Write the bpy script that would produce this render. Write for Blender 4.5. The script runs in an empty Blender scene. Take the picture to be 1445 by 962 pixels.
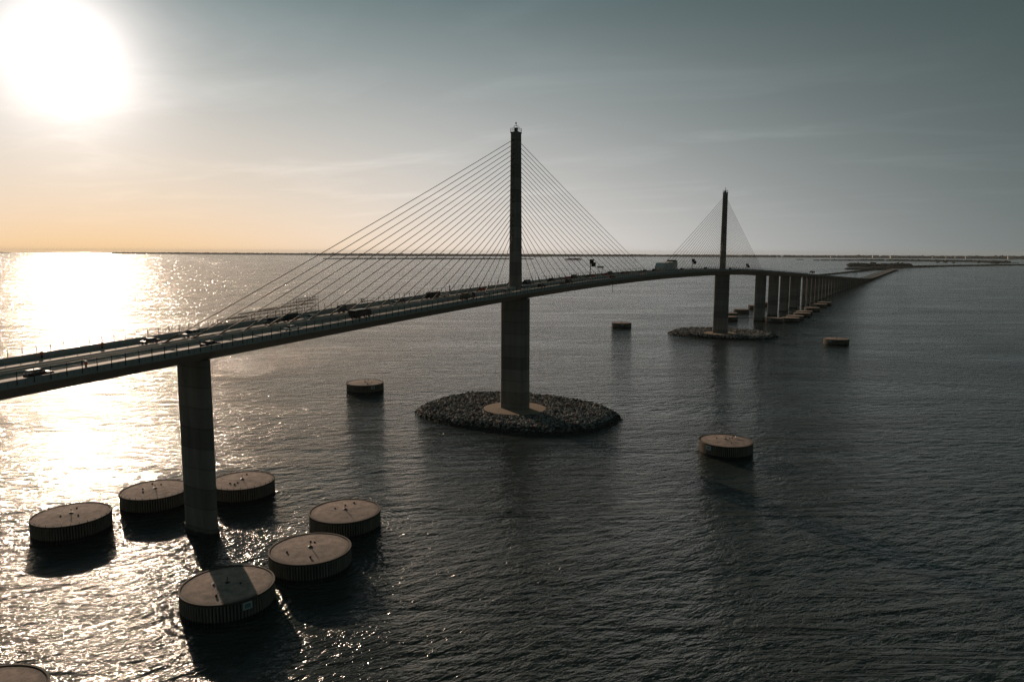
import bpy, bmesh, math, random
import numpy as np
from mathutils import Vector, Matrix, noise as mnoise
random.seed(7); rng = np.random.default_rng(7)
R = math.radians
SC = bpy.context.scene
COL = SC.collection

# ------------------------------------------------------------------ camera
CAM = Vector((-283.01, -162.53, 73.5))
YAW, PITCH, ROLL, FPX = 0.525697, -0.121424, 0.0034272, 1025.78
fw = Vector((math.cos(YAW)*math.cos(PITCH), math.sin(YAW)*math.cos(PITCH), math.sin(PITCH)))
rt = Vector((math.sin(YAW), -math.cos(YAW), 0.0)); up = rt.cross(fw)
rt2 = rt*math.cos(ROLL) + up*math.sin(ROLL); up2 = -rt*math.sin(ROLL) + up*math.cos(ROLL)
cam = bpy.data.cameras.new('camera'); cam_ob = bpy.data.objects.new('camera', cam); COL.objects.link(cam_ob)
m3 = Matrix((rt2, up2, -fw)).transposed()
cam_ob.matrix_world = Matrix.Translation(CAM) @ m3.to_4x4()
cam.sensor_width = 36; cam.lens = 36*FPX/1445; cam.clip_start = 0.5; cam.clip_end = 400000
SC.camera = cam_ob
# ------------------------------------------------------------------ light
SUN_AZ, SUN_EL = R(60.9), R(12.7)
SDIR = Vector((math.cos(SUN_AZ)*math.cos(SUN_EL), math.sin(SUN_AZ)*math.cos(SUN_EL), math.sin(SUN_EL)))
sl = bpy.data.lights.new('sun', 'SUN'); sl.energy = 2.7; sl.angle = R(0.53); sl.color = (1.0, 0.76, 0.57)
so = bpy.data.objects.new('sun', sl); COL.objects.link(so)
so.rotation_euler = (-SDIR).to_track_quat('-Z', 'Y').to_euler(); so.location = (-400, 300, 300)
SC.view_settings.view_transform = 'Standard'; SC.view_settings.look = 'None'
SC.view_settings.gamma = 1; SC.view_settings.exposure = 0; SC.view_settings.use_curve_mapping = False
SC.cycles.max_bounces = 5; SC.cycles.glossy_bounces = 3; SC.cycles.diffuse_bounces = 2
SC.cycles.sample_clamp_indirect = 1.5; SC.cycles.sample_clamp_direct = 0; SC.cycles.use_denoising = True; SC.cycles.denoising_prefilter = 'NONE'; SC.cycles.use_adaptive_sampling = False

class NT:
    """small helper for writing node maths"""
    def __init__(s, tree): s.t = tree; s.n = tree.nodes; s.l = tree.links
    def new(s, typ, **kw):
        n = s.n.new(typ)
        for k, v in kw.items(): setattr(n, k, v)
        return n
    def put(s, sock, v):
        if isinstance(v, bpy.types.NodeSocket): s.l.new(v, sock)
        else: sock.default_value = v
    def m(s, op, a, b=None, c=None, clamp=False):
        n = s.n.new('ShaderNodeMath'); n.operation = op; n.use_clamp = clamp
        s.put(n.inputs[0], a)
        if b is not None: s.put(n.inputs[1], b)
        if c is not None: s.put(n.inputs[2], c)
        return n.outputs[0]
    def v(s, op, a, b=None, scale=None):
        n = s.n.new('ShaderNodeVectorMath'); n.operation = op
        s.put(n.inputs[0], a)
        if b is not None: s.put(n.inputs[1], b)
        if scale is not None: s.put(n.inputs[3], scale)
        return n.outputs['Value'] if op in ('DOT_PRODUCT', 'LENGTH', 'DISTANCE') else n.outputs[0]
    def noise(s, vec, scale, detail=3, rough=.5, dist=0.0):
        n = s.n.new('ShaderNodeTexNoise'); s.put(n.inputs['Vector'], vec)
        n.inputs['Scale'].default_value = scale; n.inputs['Detail'].default_value = detail
        n.inputs['Roughness'].default_value = rough; n.inputs['Distortion'].default_value = dist
        return n.outputs['Fac']
    def ramp(s, f, lo, hi):
        n = s.n.new('ShaderNodeMapRange'); n.clamp = True; s.put(n.inputs[0], f)
        n.inputs[1].default_value = lo; n.inputs[2].default_value = hi
        return n.outputs[0]
    def mixc(s, f, a, b):
        n = s.n.new('ShaderNodeMix'); n.data_type = 'RGBA'; s.put(n.inputs[0], f)
        s.put(n.inputs[6], a); s.put(n.inputs[7], b); return n.outputs[2]

# sky: clear evening air, bright aureole round the sun, warm low band, teal higher up, thin cirrus
W = bpy.data.worlds.new('World'); SC.world = W; W.use_nodes = True
n = NT(W.node_tree)
bg = W.node_tree.nodes['Background']
d = n.new('ShaderNodeTexCoord').outputs['Generated']
sep = n.new('ShaderNodeSeparateXYZ'); n.put(sep.inputs[0], d)
el = n.m('MAXIMUM', n.m('MULTIPLY', n.m('ARCSINE', sep.outputs[2]), 57.2958), 0.0)
th = n.m('MULTIPLY', n.m('ARCCOSINE', n.m('MINIMUM', n.v('DOT_PRODUCT', d, tuple(SDIR)), 1.0)), 57.2958)
def gauss(x, s): return n.m('EXPONENT', n.m('MULTIPLY', n.m('POWER', n.m('DIVIDE', x, s), 2.0), -1.0))
vv = n.m('EXPONENT', n.m('MULTIPLY', n.m('POWER', n.m('DIVIDE', el, 11.1), .944), -1.0))
U = (-0.339, -0.258, -0.237); H = (2.293, 2.20, 2.243)
sky = n.v('SCALE', n.v('ADD', U, n.v('SCALE', tuple(h-u for h, u in zip(H, U)), scale=vv)), scale=gauss(th, 39.8))
sky = n.v('ADD', sky, n.v('SCALE', (3.0, 2.62, 2.5), scale=n.m('EXPONENT', n.m('DIVIDE', th, -2.25))))
low = n.m('MULTIPLY', n.m('EXPONENT', n.m('DIVIDE', el, -5.48)), gauss(th, 28.1))
sky = n.v('ADD', sky, n.v('SCALE', (-1.5, -1.80, -2.18), scale=low))
back = n.m('ADD', n.m('MULTIPLY', n.m('EXPONENT', n.m('DIVIDE', el, -25.0)), .5), .5)
sky = n.v('ADD', sky, n.v('SCALE', (0.052, 0.085, 0.082), scale=back))
# thin cirrus: stretched noise on a high flat layer
cz = n.m('ADD', n.m('MAXIMUM', sep.outputs[2], 0.0), 0.06)
cv = n.new('ShaderNodeCombineXYZ'); n.put(cv.inputs[0], n.m('DIVIDE', sep.outputs[0], cz)); n.put(cv.inputs[1], n.m('DIVIDE', sep.outputs[1], cz))
mp = n.new('ShaderNodeMapping'); n.put(mp.inputs[0], cv.outputs[0]); mp.inputs['Rotation'].default_value = (0, 0, R(25)); mp.inputs['Scale'].default_value = (.9, 0.5, 1)
c1 = n.noise(mp.outputs[0], 1.3, 6, .55, .6)
cirr = n.m('POWER', n.ramp(c1, .48, .85), 1.4)
band = n.ramp(el, 1.0, 6.0)
cirr = n.m('MULTIPLY', cirr, band)
sky = n.v('ADD', sky, n.v('SCALE', sky, scale=n.m('MULTIPLY', cirr, 0.32)))
sky = n.v('MAXIMUM', sky, (0.0, 0.0, 0.0))
# physical sky mixed in at low strength, same sun
sk = n.new('ShaderNodeTexSky'); sk.sky_type = 'NISHITA'; sk.sun_disc = False
sk.sun_elevation = SUN_EL; sk.sun_rotation = R(90) - SUN_AZ; sk.altitude = 70; sk.dust_density = 1.0
sky = n.v('ADD', sky, n.v('SCALE', sk.outputs[0], scale=0.0012))
n.put(bg.inputs[0], sky); bg.inputs[1].default_value = 1.0

# ------------------------------------------------------------------ materials
def mat(name, col, rough=.7, var=.25, scale=.5, metal=0, bump=0.0, bscale=3.0, streak=False, spec=.5, col2=None, wet=None):
    m = bpy.data.materials.new(name); m.use_nodes = True
    k = NT(m.node_tree); b = m.node_tree.nodes['Principled BSDF']
    b.inputs['Roughness'].default_value = rough; b.inputs['Metallic'].default_value = metal
    b.inputs['Specular IOR Level'].default_value = spec
    pos = k.new('ShaderNodeNewGeometry').outputs['Position']
    vec = pos
    if streak:
        mm = k.new('ShaderNodeMapping'); k.put(mm.inputs[0], pos); mm.inputs['Scale'].default_value = (1, 1, .08); vec = mm.outputs[0]
    f = k.noise(vec, scale, 5, .6)
    f2 = k.noise(pos, scale*7, 3, .6)
    f = k.ramp(k.m('ADD', k.m('MULTIPLY', f, .7), k.m('MULTIPLY', f2, .3)), .3, .7)
    c = tuple(col) + (1,)
    if col2 is None: col2 = tuple(v*(1-var) for v in col)
    cc = k.mixc(f, tuple(col2) + (1,), c)
    if name == 'concrete':   # casting lifts of slightly different tone, dark pour joints
        sq_ = k.new('ShaderNodeSeparateXYZ'); k.put(sq_.inputs[0], pos)
        lift = k.m('DIVIDE', k.m('ADD', sq_.outputs[2], k.m('MULTIPLY', sq_.outputs[0], .013)), 5.3)
        wn = k.new('ShaderNodeTexWhiteNoise'); wn.noise_dimensions = '1D'; k.put(wn.inputs['W'], k.m('FLOOR', lift))
        fr = k.m('FRACT', lift); jt = k.ramp(k.m('MINIMUM', fr, k.m('SUBTRACT', 1.0, fr)), .0, .05)
        tone = k.m('MULTIPLY', k.m('ADD', .72, k.m('MULTIPLY', wn.outputs['Value'], .42)), k.m('ADD', .6, k.m('MULTIPLY', jt, .4)))
        cc = k.v('SCALE', cc, scale=tone)
    if wet is not None:      # tide mark: damp growth near the waterline
        sz = k.new('ShaderNodeSeparateXYZ'); k.put(sz.inputs[0], pos)
        w = k.ramp(k.m('ADD', sz.outputs[2], k.m('MULTIPLY', k.noise(pos, .8, 3, .6), -1.2)), wet, wet-.7)
        cc = k.mixc(w, cc, (.03, .03, .026, 1))
    k.put(b.inputs['Base Color'], cc)
    if bump:
        bn = k.new('ShaderNodeBump'); k.put(bn.inputs['Height'], k.noise(pos, bscale, 4, .6)); bn.inputs['Distance'].default_value = bump
        k.put(b.inputs['Normal'], bn.outputs[0])
    return m
M = dict(
    concrete=mat('concrete', (.31, .285, .26), .85, .5, .45, bump=.02, streak=True, wet=1.0),
    girder=mat('girder_concrete', (.36, .335, .30), .8, .3, .2, bump=.02),
    parapet=mat('parapet_concrete', (.44, .44, .43), .75, .3, .6, streak=True),
    road=mat('road_concrete', (.48, .41, .36), .75, .3, .3, bump=.01),
    paint=mat('road_paint', (.75, .74, .70), .6, .25, 2),
    cable=mat('cable_yellow_paint', (.11, .075, .04), .6, .2, 1),
    steel=mat('grey_steel', (.22, .22, .22), .5, .2, 2, metal=.3),
    darksteel=mat('dark_steel', (.05, .05, .05), .5, .3, 2, metal=.3),
    pile=mat('weathered_sheet_pile', (.34, .29, .23), .85, .5, 2.2, streak=True, col2=(.11, .10, .09)),
    wet=mat('wet_marine_growth', (.025, .025, .022), .6, .4, 2),
    cap=mat('cap_concrete', (.68, .52, .45), .9, .65, .45, bump=.12, bscale=5),
    rim=mat('rusty_rim', (.11, .08, .055), .8, .5, 2, col2=(.05, .045, .04)),
    plate=mat('sign_plate_white', (.55, .62, .62), .5, .1, 3),
    plate_blue=mat('sign_plate_pattern', (.16, .24, .27), .5, .1, 3),
    rock=mat('riprap_rock', (.42, .415, .41), .9, .5, 1.1, col2=(.17, .165, .16), wet=1.0),
    mound=mat('island_fill', (.05, .045, .04), .95, .4, .8),
    disc=mat('footing_concrete', (.42, .31, .22), .85, .4, .3, bump=.02),
    sheeting=mat('pale_sheeting', (.70, .71, .71), .85, .2, .5),
    wood=mat('plank', (.20, .15, .10), .8, .3, 3),
    glass=mat('dark_glass', (.02, .025, .03), .08, .1, 1),
    tyre=mat('tyre_rubber', (.02, .02, .02), .8, .2, 4),
    orange=mat('orange_plastic', (.60, .13, .03), .5, .2, 4),
    white=mat('white_paint', (.7, .7, .68), .5, .15, 3),
    black=mat('black_panel', (.02, .02, .02), .6, .2, 2),
    land=mat('far_land', (.03, .032, .027), .95, .4, .01, spec=.05),
    foliage=mat('mangrove_foliage', (.035, .042, .028), .9, .5, .05, spec=.05),
    bark=mat('bark', (.08, .06, .045), .9, .3, 3),
    feather=mat('white_feather', (.75, .75, .72), .7, .1, 8),
    building=mat('pale_building_wall', (.55, .47, .40), .8, .2, .05),
)
def carpaint(name, c, rough=.5):
    m = mat(name, c, rough, .08, 2, spec=.2); m.node_tree.nodes['Principled BSDF'].inputs['Coat Weight'].default_value = .1
    m.node_tree.nodes['Principled BSDF'].inputs['Coat Roughness'].default_value = .3
    return m
PAINT = dict(black=carpaint('black_car_paint', (.015, .015, .017)), grey=carpaint('grey_car_paint', (.12, .12, .13)),
             silver=carpaint('silver_car_paint', (.42, .43, .44)), white=carpaint('white_car_paint', (.75, .75, .73)),
             red=carpaint('red_car_paint', (.35, .03, .02)), blue=carpaint('dark_blue_car_paint', (.02, .035, .08)))
def emit(name, c, s):
    m = bpy.data.materials.new(name); m.use_nodes = True; b = m.node_tree.nodes['Principled BSDF']
    b.inputs['Base Color'].default_value = tuple(c) + (1,); b.inputs['Emission Color'].default_value = tuple(c) + (1,); b.inputs['Emission Strength'].default_value = s
    return m
M['head'] = emit('headlight_lens', (1, .8, .5), 2.0); M['tail'] = emit('tail_light_lens', (1, .10, .03), .35)

# dolphin cap centres (x, y)
DOLPH = [
 (-187.9, -39.0, 'nearest round dolphin, its tan top crossed by the shadow of the side pier'),
 (-165.7, -40.1, 'middle one of three round dolphins right of the side pier'),
 (-142.9, -29.7, 'farthest of the three round dolphins right of the side pier, ripples at its right flank'),
 (-139.2, 15.3, 'round dolphin partly behind the right edge of the side pier'),
 (-157.9, 30.0, 'round dolphin partly behind the left edge of the side pier, in the sun glitter'),
 (-181.6, 30.3, 'leftmost whole round dolphin, standing in the sun glitter'),
 (-233.5, -38.5, 'dark round dolphin cut off by the bottom left corner'),
 (6.7, 95.6, 'lone round dolphin in open water left of the near pylon island'),
 (-16.2, -99.3, 'lone round dolphin with white birds on its top, right of the near pylon island'),
 (390.7, 103.2, 'small lone dolphin between the near pylon and the far rock island'),
 (357.2, -96.0, 'lone dolphin in open water right of the far rock island'),
 (522.0, 30.2, 'far dolphin just showing right of the far pylon pier, nearest of that left row'),
 (570.2, 41.5, 'second far dolphin showing right of the far pylon pier, behind the nearest'),
 (632.4, 41.9, 'far dolphin in the middle of the gap between far pylon pier and next pier'),
 (711.2, 41.4, 'far dolphin against the left edge of the first pier past the far pylon'),
 (775.1, 43.1, 'far dolphin glimpsed between the first and second piers past the far pylon'),
 (528.5, -15.5, 'leftmost and nearest dolphin of the right hand row at the far piers'),
 (542.9, -30.4, 'second dolphin from the left in the right hand row at the far piers'),
 (571.1, -30.5, 'third dolphin from the left in the right hand row at the far piers'),
 (616.5, -31.1, 'fourth dolphin from the left in the right hand row, in front of the fifth'),
 (645.6, -29.1, 'fifth dolphin from the left in the right hand row, overlapped by the fourth'),
 (712.0, -28.7, 'sixth dolphin from the left in the right hand row at the far piers'),
 (787.8, -28.2, 'second last dolphin of the right hand row at the far piers'),
 (830.4, -28.8, 'last and farthest dolphin of the right hand row at the far piers'),
]
# water
def water_material():
    m = bpy.data.materials.new('sea_water'); m.use_nodes = True
    k = NT(m.node_tree); b = m.node_tree.nodes['Principled BSDF']
    pos = k.new('ShaderNodeNewGeometry').outputs['Position']
    def mapped(rot, sx, sy):
        mm = k.new('ShaderNodeMapping'); mm.vector_type = 'TEXTURE'; k.put(mm.inputs[0], pos)
        mm.inputs['Rotation'].default_value = (0, 0, R(rot)); mm.inputs['Scale'].default_value = (sx, sy, 1)
        return mm.outputs[0]
    crest = -30      # azimuth of the wave crests
    a = k.noise(mapped(crest-8, 7.0, 3.0), 1.0, 2, .5, .3)
    b1 = k.noise(mapped(crest+8, 2.9, 1.2), 1.0, 3, .55, .4)
    c = k.noise(mapped(crest-20, .95, .42), 1.0, 2, .5, .2)
    gust = k.ramp(k.noise(mapped(-58, 190, 46), 1.0, 5, .62, .6), .38, .62)
    g = k.m('ADD', k.m('MULTIPLY', gust, 1.0), .35)
    h = k.m('MULTIPLY', a, k.m('MULTIPLY', WA, k.m('ADD', .6, k.m('MULTIPLY', gust, .5))))
    a2 = k.noise(mapped(crest+20, 17.0, 6.5), 1.0, 2, .5, .5)
    h = k.m('ADD', h, k.m('MULTIPLY', a2, .7))
    # sharpen crests a little
    bb = k.m('MULTIPLY', k.m('SUBTRACT', 1.0, k.m('ABSOLUTE', k.m('SUBTRACT', k.m('MULTIPLY', b1, 2.0), 1.0))), WB)
    h = k.m('ADD', h, k.m('MULTIPLY', bb, g)); h = k.m('ADD', h, k.m('MULTIPLY', k.m('MULTIPLY', c, WC), g))
    # tide rips: streaks of current where the chop stands steeper
    sy = k.new('ShaderNodeSeparateXYZ'); k.put(sy.inputs[0], pos)
    sl_ = k.ramp(k.noise(mapped(-56, 80, 9), 1.0, 5, .62, 1.4), .50, .60)
    sl_ = k.m('MULTIPLY', sl_, k.ramp(k.noise(mapped(-50, 240, 110), 1.0, 3, .5, .5), .42, .54))
    sl_ = k.m('MULTIPLY', sl_, k.m('ADD', .25, k.m('MULTIPLY', .75, k.m('MULTIPLY', k.ramp(sy.outputs[1], -50, 15), k.ramp(sy.outputs[0], -90, 0)))))
    h = k.m('MULTIPLY', h, k.m('ADD', 1.0, k.m('MULTIPLY', sl_, 1.3)))
    # rings thrown back by the dolphins
    for (x, y, kk, amp) in ((-187.9, -39.0, 3.8, .07), (-165.7, -40.1, 4.0, .07), (-142.9, -29.7, 4.2, .08), (-139.2, 15.3, 4.0, .05), (-157.9, 30., 3.8, .04), (-181.6, 30.3, 3.9, .04), (-16.2, -99.3, 3.2, .04)):
        dist = k.v('DISTANCE', k.v('MULTIPLY', pos, (1, 1, 0)), (x+rng.uniform(-1, 1)+1.5, y-1.5, 0))
        e = k.m('MULTIPLY', k.m('EXPONENT', k.m('DIVIDE', k.m('SUBTRACT', 9.5, dist), 6.0)), amp)
        ring = k.m('MULTIPLY', k.m('SINE', k.m('MULTIPLY', dist, kk)), k.m('MINIMUM', e, amp*1.2))
        h = k.m('ADD', h, ring)
    bn = k.new('ShaderNodeBump'); k.put(bn.inputs['Height'], h); bn.inputs['Distance'].default_value = 1.0
    bn.inputs['Strength'].default_value = 1.0
    if 'Filter Width' in bn.inputs: bn.inputs['Filter Width'].default_value = 0.1
    k.put(b.inputs['Normal'], bn.outputs[0])
    b.inputs['Base Color'].default_value = (.046, .057, .053, 1)
    k.put(b.inputs['Roughness'], k.m('ADD', .10, k.m("MULTIPLY", gust, .05))); b.inputs['IOR'].default_value = 1.44
    return m
WA, WB, WC = 1.4, .46, .13
M['water'] = water_material()

# ------------------------------------------------------------------ mesh helpers
def tag(o, label=None, cat=None, group=None, kind=None):
    if label: o['label'] = label
    if cat: o['category'] = cat
    if group: o['group'] = group
    if kind: o['kind'] = kind
    return o
def link(name, me, m, parent=None, loc=(0, 0, 0), rz=0.0):
    o = bpy.data.objects.new(name, me); COL.objects.link(o)
    if m is not None and not me.materials: me.materials.append(m)
    if parent is not None: o.parent = parent
    o.location = loc; o.rotation_euler = (0, 0, rz)
    return o
class MB:
    def __init__(s): s.v = []; s.f = []
    def add(s, vs, fs):
        o = len(s.v); s.v += [tuple(v) for v in vs]; s.f += [tuple(i+o for i in f) for f in fs]; return s
    def box(s, x0, x1, y0, y1, z0, z1, tf=None):
        vs = [Vector((x, y, z)) for z in (z0, z1) for x, y in ((x0, y0), (x1, y0), (x1, y1), (x0, y1))]
        if tf: vs = [tf(v) for v in vs]
        return s.add(vs, [(3, 2, 1, 0), (4, 5, 6, 7), (0, 1, 5, 4), (1, 2, 6, 5), (2, 3, 7, 6), (3, 0, 4, 7)])
    def tube(s, a, b, r, n=6, r2=None, caps=True):
        a, b = Vector(a), Vector(b); r2 = r if r2 is None else r2
        dd = (b-a).normalized(); q = dd.orthogonal().normalized(); w = dd.cross(q)
        vs = [p + (q*math.cos(2*math.pi*i/n) + w*math.sin(2*math.pi*i/n))*rr for p, rr in ((a, r), (b, r2)) for i in range(n)]
        fs = [(i, (i+1) % n, n+(i+1) % n, n+i) for i in range(n)]
        if caps: fs += [tuple(range(n-1, -1, -1)), tuple(range(n, 2*n))]
        return s.add(vs, fs)
    def lathe(s, prof, n=24, c=(0, 0)):
        vs = [(c[0]+r*math.cos(2*math.pi*i/n), c[1]+r*math.sin(2*math.pi*i/n), z) for r, z in prof for i in range(n)]
        fs = [(j*n+i, j*n+(i+1) % n, (j+1)*n+(i+1) % n, (j+1)*n+i) for j in range(len(prof)-1) for i in range(n)]
        fs.append(tuple((len(prof)-1)*n+i for i in range(n)))
        return s.add(vs, fs)
    def rings(s, rr, close=True):
        n = len(rr[0]); vs = [p for r_ in rr for p in r_]
        fs = [(j*n+i, j*n+(i+1) % n, (j+1)*n+(i+1) % n, (j+1)*n+i) for j in range(len(rr)-1) for i in range(n)]
        if close: fs += [tuple(range(n-1, -1, -1)), tuple((len(rr)-1)*n+i for i in range(n))]
        return s.add(vs, fs)
    def mesh(s, name, m=None, smooth=False):
        me = bpy.data.meshes.new(name); me.from_pydata(s.v, [], s.f); me.update()
        if m is not None: me.materials.append(m)
        if smooth: me.polygons.foreach_set('use_smooth', [True]*len(me.polygons))
        return me
    def build(s, name, m, parent=None, loc=(0, 0, 0), rz=0.0, smooth=False):
        return link(name, s.mesh(name, m, smooth), m, parent, loc, rz)
def empty(name, loc=(0, 0, 0), rz=0.0):
    o = bpy.data.objects.new(name, None); COL.objects.link(o); o.location = loc; o.rotation_euler = (0, 0, rz); return o
def copy_tree(o, parent=None, cat=True):
    c = o.copy(); COL.objects.link(c)
    if parent is not None: c.parent = parent
    for ch in list(o.children): copy_tree(ch, c)
    return c

# ------------------------------------------------------------------ sea
def sea():
    radii = [0.0] + list(np.geomspace(20, 33000, 52)); n = 96
    vs = [(CAM.x, CAM.y, 0)]; fs = []
    for r in radii[1:]:
        vs += [(CAM.x+r*math.cos(2*math.pi*i/n), CAM.y+r*math.sin(2*math.pi*i/n), 0) for i in range(n)]
    fs += [(0, 1+i, 1+(i+1) % n) for i in range(n)]
    for j in range(len(radii)-2):
        o = 1+j*n; fs += [(o+i, o+n+i, o+n+(i+1) % n, o+(i+1) % n) for i in range(n)]
    me = bpy.data.meshes.new('water'); me.from_pydata(vs, [], fs); me.update()
    return tag(link('water', me, M['water']), kind='structure')
sea()

# ------------------------------------------------------------------ bridge
XC = 200.0; ZC = 60.15           # crest of the road, deck level there
LOWX = 1870.0
def deck_z(x):
    L = 300.0; g = .045 if x < XC else .036; dx = abs(x-XC)
    dz = g*dx*dx/(2*L) if dx < L else g*L/2 + g*(dx-L)
    z = ZC - dz
    if x > XC:                   # ease into the low trestle
        k = 3.0; lowz = 6.0
        z = lowz + k*math.log1p(math.exp(min(60, (z-lowz)/k)))
    return z
# centre line: straight, then bending right on the low trestle
PATHX = [-420, 1900, 2400, 3000, 3300]
def deck_y(x):
    return -max(0.0, x-2900)**2*4.5e-5
bridge = tag(empty('cable_stayed_bridge', (0, 0, 0)), 'long concrete bridge with two tall pylons, cable fans and many piers', 'bridge')
def xs_range(x0, x1):
    out = []; x = x0
    while x < x1:
        out.append(x); x += 4.0 if x < 700 else (12.0 if x < 1600 else 30.0)
    out.append(x1); return out
def sweep(name, prof, m, x0, x1, parent=bridge, closed=True, label=None, depth=None):
    """prof: list of (y, dz) relative to the road level"""
    rr = []
    for x in xs_range(x0, x1):
        z = deck_z(x); yy = deck_y(x)
        p = prof(x) if callable(prof) else prof
        rr.append([(x, yy+y, z+dz) for y, dz in p])
    mb = MB(); mb.rings(rr, True)
    o = mb.build(name, m, parent)
    if label: o['label'] = label
    return o
X0, X1 = -420.0, 3420.0
def girder_prof(x):
    d = 4.25 if x < 560 else max(2.0, 4.25 - (x-560)/240*1.4 if x < 1000 else 2.0)
    if x > 1700: d = 1.5
    return [(-14.35, -.02), (-14.35, -.38), (-9.4, -.75), (-4.3, -d), (4.3, -d), (9.4, -.75), (14.35, -.38), (14.35, -.02)]
sweep('box_girder', girder_prof, M['girder'], X0, X1)
for s in (-1, 1):
    sweep('carriageway', [(s*1.75, -.018), (s*1.75, .03), (s*13.72, .03), (s*13.72, -.018)] if s > 0 else
          [(-13.72, -.018), (-13.72, .03), (-1.75, .03), (-1.75, -.018)], M['road'], X0, X1)
    pr = [(13.75, -.012), (13.90, .45), (14.02, 1.07), (14.36, 1.07), (14.48, -.42), (14.36, -.42), (14.36, -.012)]
    sweep('parapet', [(s*y, z) for y, z in (pr if s > 0 else pr[::-1])], M['parapet'], X0, X1)
    pm = [(1.15, -.012), (1.22, .45), (1.30, 1.0), (1.55, 1.0), (1.62, .45), (1.72, -.012)]
    sweep('median_barrier', [(s*y, z) for y, z in (pm[::-1] if s > 0 else pm)], M['parapet'], X0, X1)
# painted lines, thin sheets 4 mm above the road
def lane_paint():
    mb = MB()
    def strip(x0, x1, y, w=.075):
        xs = xs_range(x0, x1) if x1-x0 > 8 else [x0, x1]
        for a, b in zip(xs[:-1], xs[1:]):
            za, zb = deck_z(a)+.034, deck_z(b)+.034; ya, yb = deck_y(a), deck_y(b)
            mb.add([(a, ya+y-w, za), (b, yb+y-w, zb), (b, yb+y+w, zb), (a, ya+y+w, za)], [(0, 1, 2, 3)])
    for s in (-1, 1):
        strip(X0, 1600, s*3.0); strip(X0, 1600, s*10.5)
        x = X0
        while x < 900: strip(x, x+3, s*6.75, .09); x += 12.2
    mb.build('lane_marking', M['paint'], bridge)
lane_paint()
# safety fence posts on both parapets
pm_ = MB(); pm_.box(-.06, .06, -.06, .06, -1.0, 1.75); post_mesh = pm_.mesh('fence_post', M['darksteel'])
stuff = MB()
i = 0
for s in (-1, 1):
    x = -262.0
    while x < 760:
        y = s*14.53; z = deck_z(x)+1.0
        if x < 200: link('fence_post', post_mesh, None, bridge, (x, y, z))
        else: stuff.box(x-.06, x+.06, y-.06, y+.06, z-1.0, z+1.75)
        x += 3.05
o = stuff.build('fence_post_row', M['darksteel'], bridge); tag(o, 'rows of small fence posts on the farther deck', kind='stuff')
for s in (-1, 1):
    sweep('fence_rail', [(s*14.53-.02, 2.72), (s*14.53+.02, 2.72), (s*14.53+.02, 2.76), (s*14.53-.02, 2.76)], M['darksteel'], -262, 760)
    sweep('fence_rail', [(s*14.53-.012, 1.95), (s*14.53+.012, 1.95), (s*14.53+.012, 1.975), (s*14.53-.012, 1.975)], M['darksteel'], -262, 760)
# fascia joints: thin recess lines read as pieces, built as proud ribs at every segment
seg = MB(); seg.add([(-.05, 0, -.36), (.05, 0, -.36), (.05, 0, 1.0), (-.05, 0, 1.0), (-.05, -.05, -.36), (.05, -.05, -.36), (.05, -.05, 1.0), (-.05, -.05, 1.0)],
                    [(4, 5, 6, 7), (0, 4, 7, 3), (5, 1, 2, 6), (3, 7, 6, 2), (0, 1, 5, 4)])
joint = MB()
x = -262.0
while x < 400:
    for s in (-1,):
        z = deck_z(x)
        joint.box(x+1.5-.06, x+1.5+.06, -14.56, -14.40, z-.41, z+1.05)
    x += 3.05*1
joint.build('fascia_rib', M['parapet'], bridge)['kind'] = 'stuff'

def sq(w, t, n=32, p=2.0):
    """superellipse ring: w along y, t along x"""
    out = []
    for i in range(n):
        a = 2*math.pi*i/n; c, s_ = math.cos(a), math.sin(a)
        out.append((t/2*abs(c)**(2/p)*(1 if c >= 0 else -1), w/2*abs(s_)**(2/p)*(1 if s_ >= 0 else -1)))
    return out
def octo(w, t, ch):
    a, b = t/2, w/2
    return [(a, -b+ch), (a, b-ch), (a-ch, b), (-a+ch, b), (-a, b-ch), (-a, -b+ch), (-a+ch, -b), (a-ch, -b)]
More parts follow.
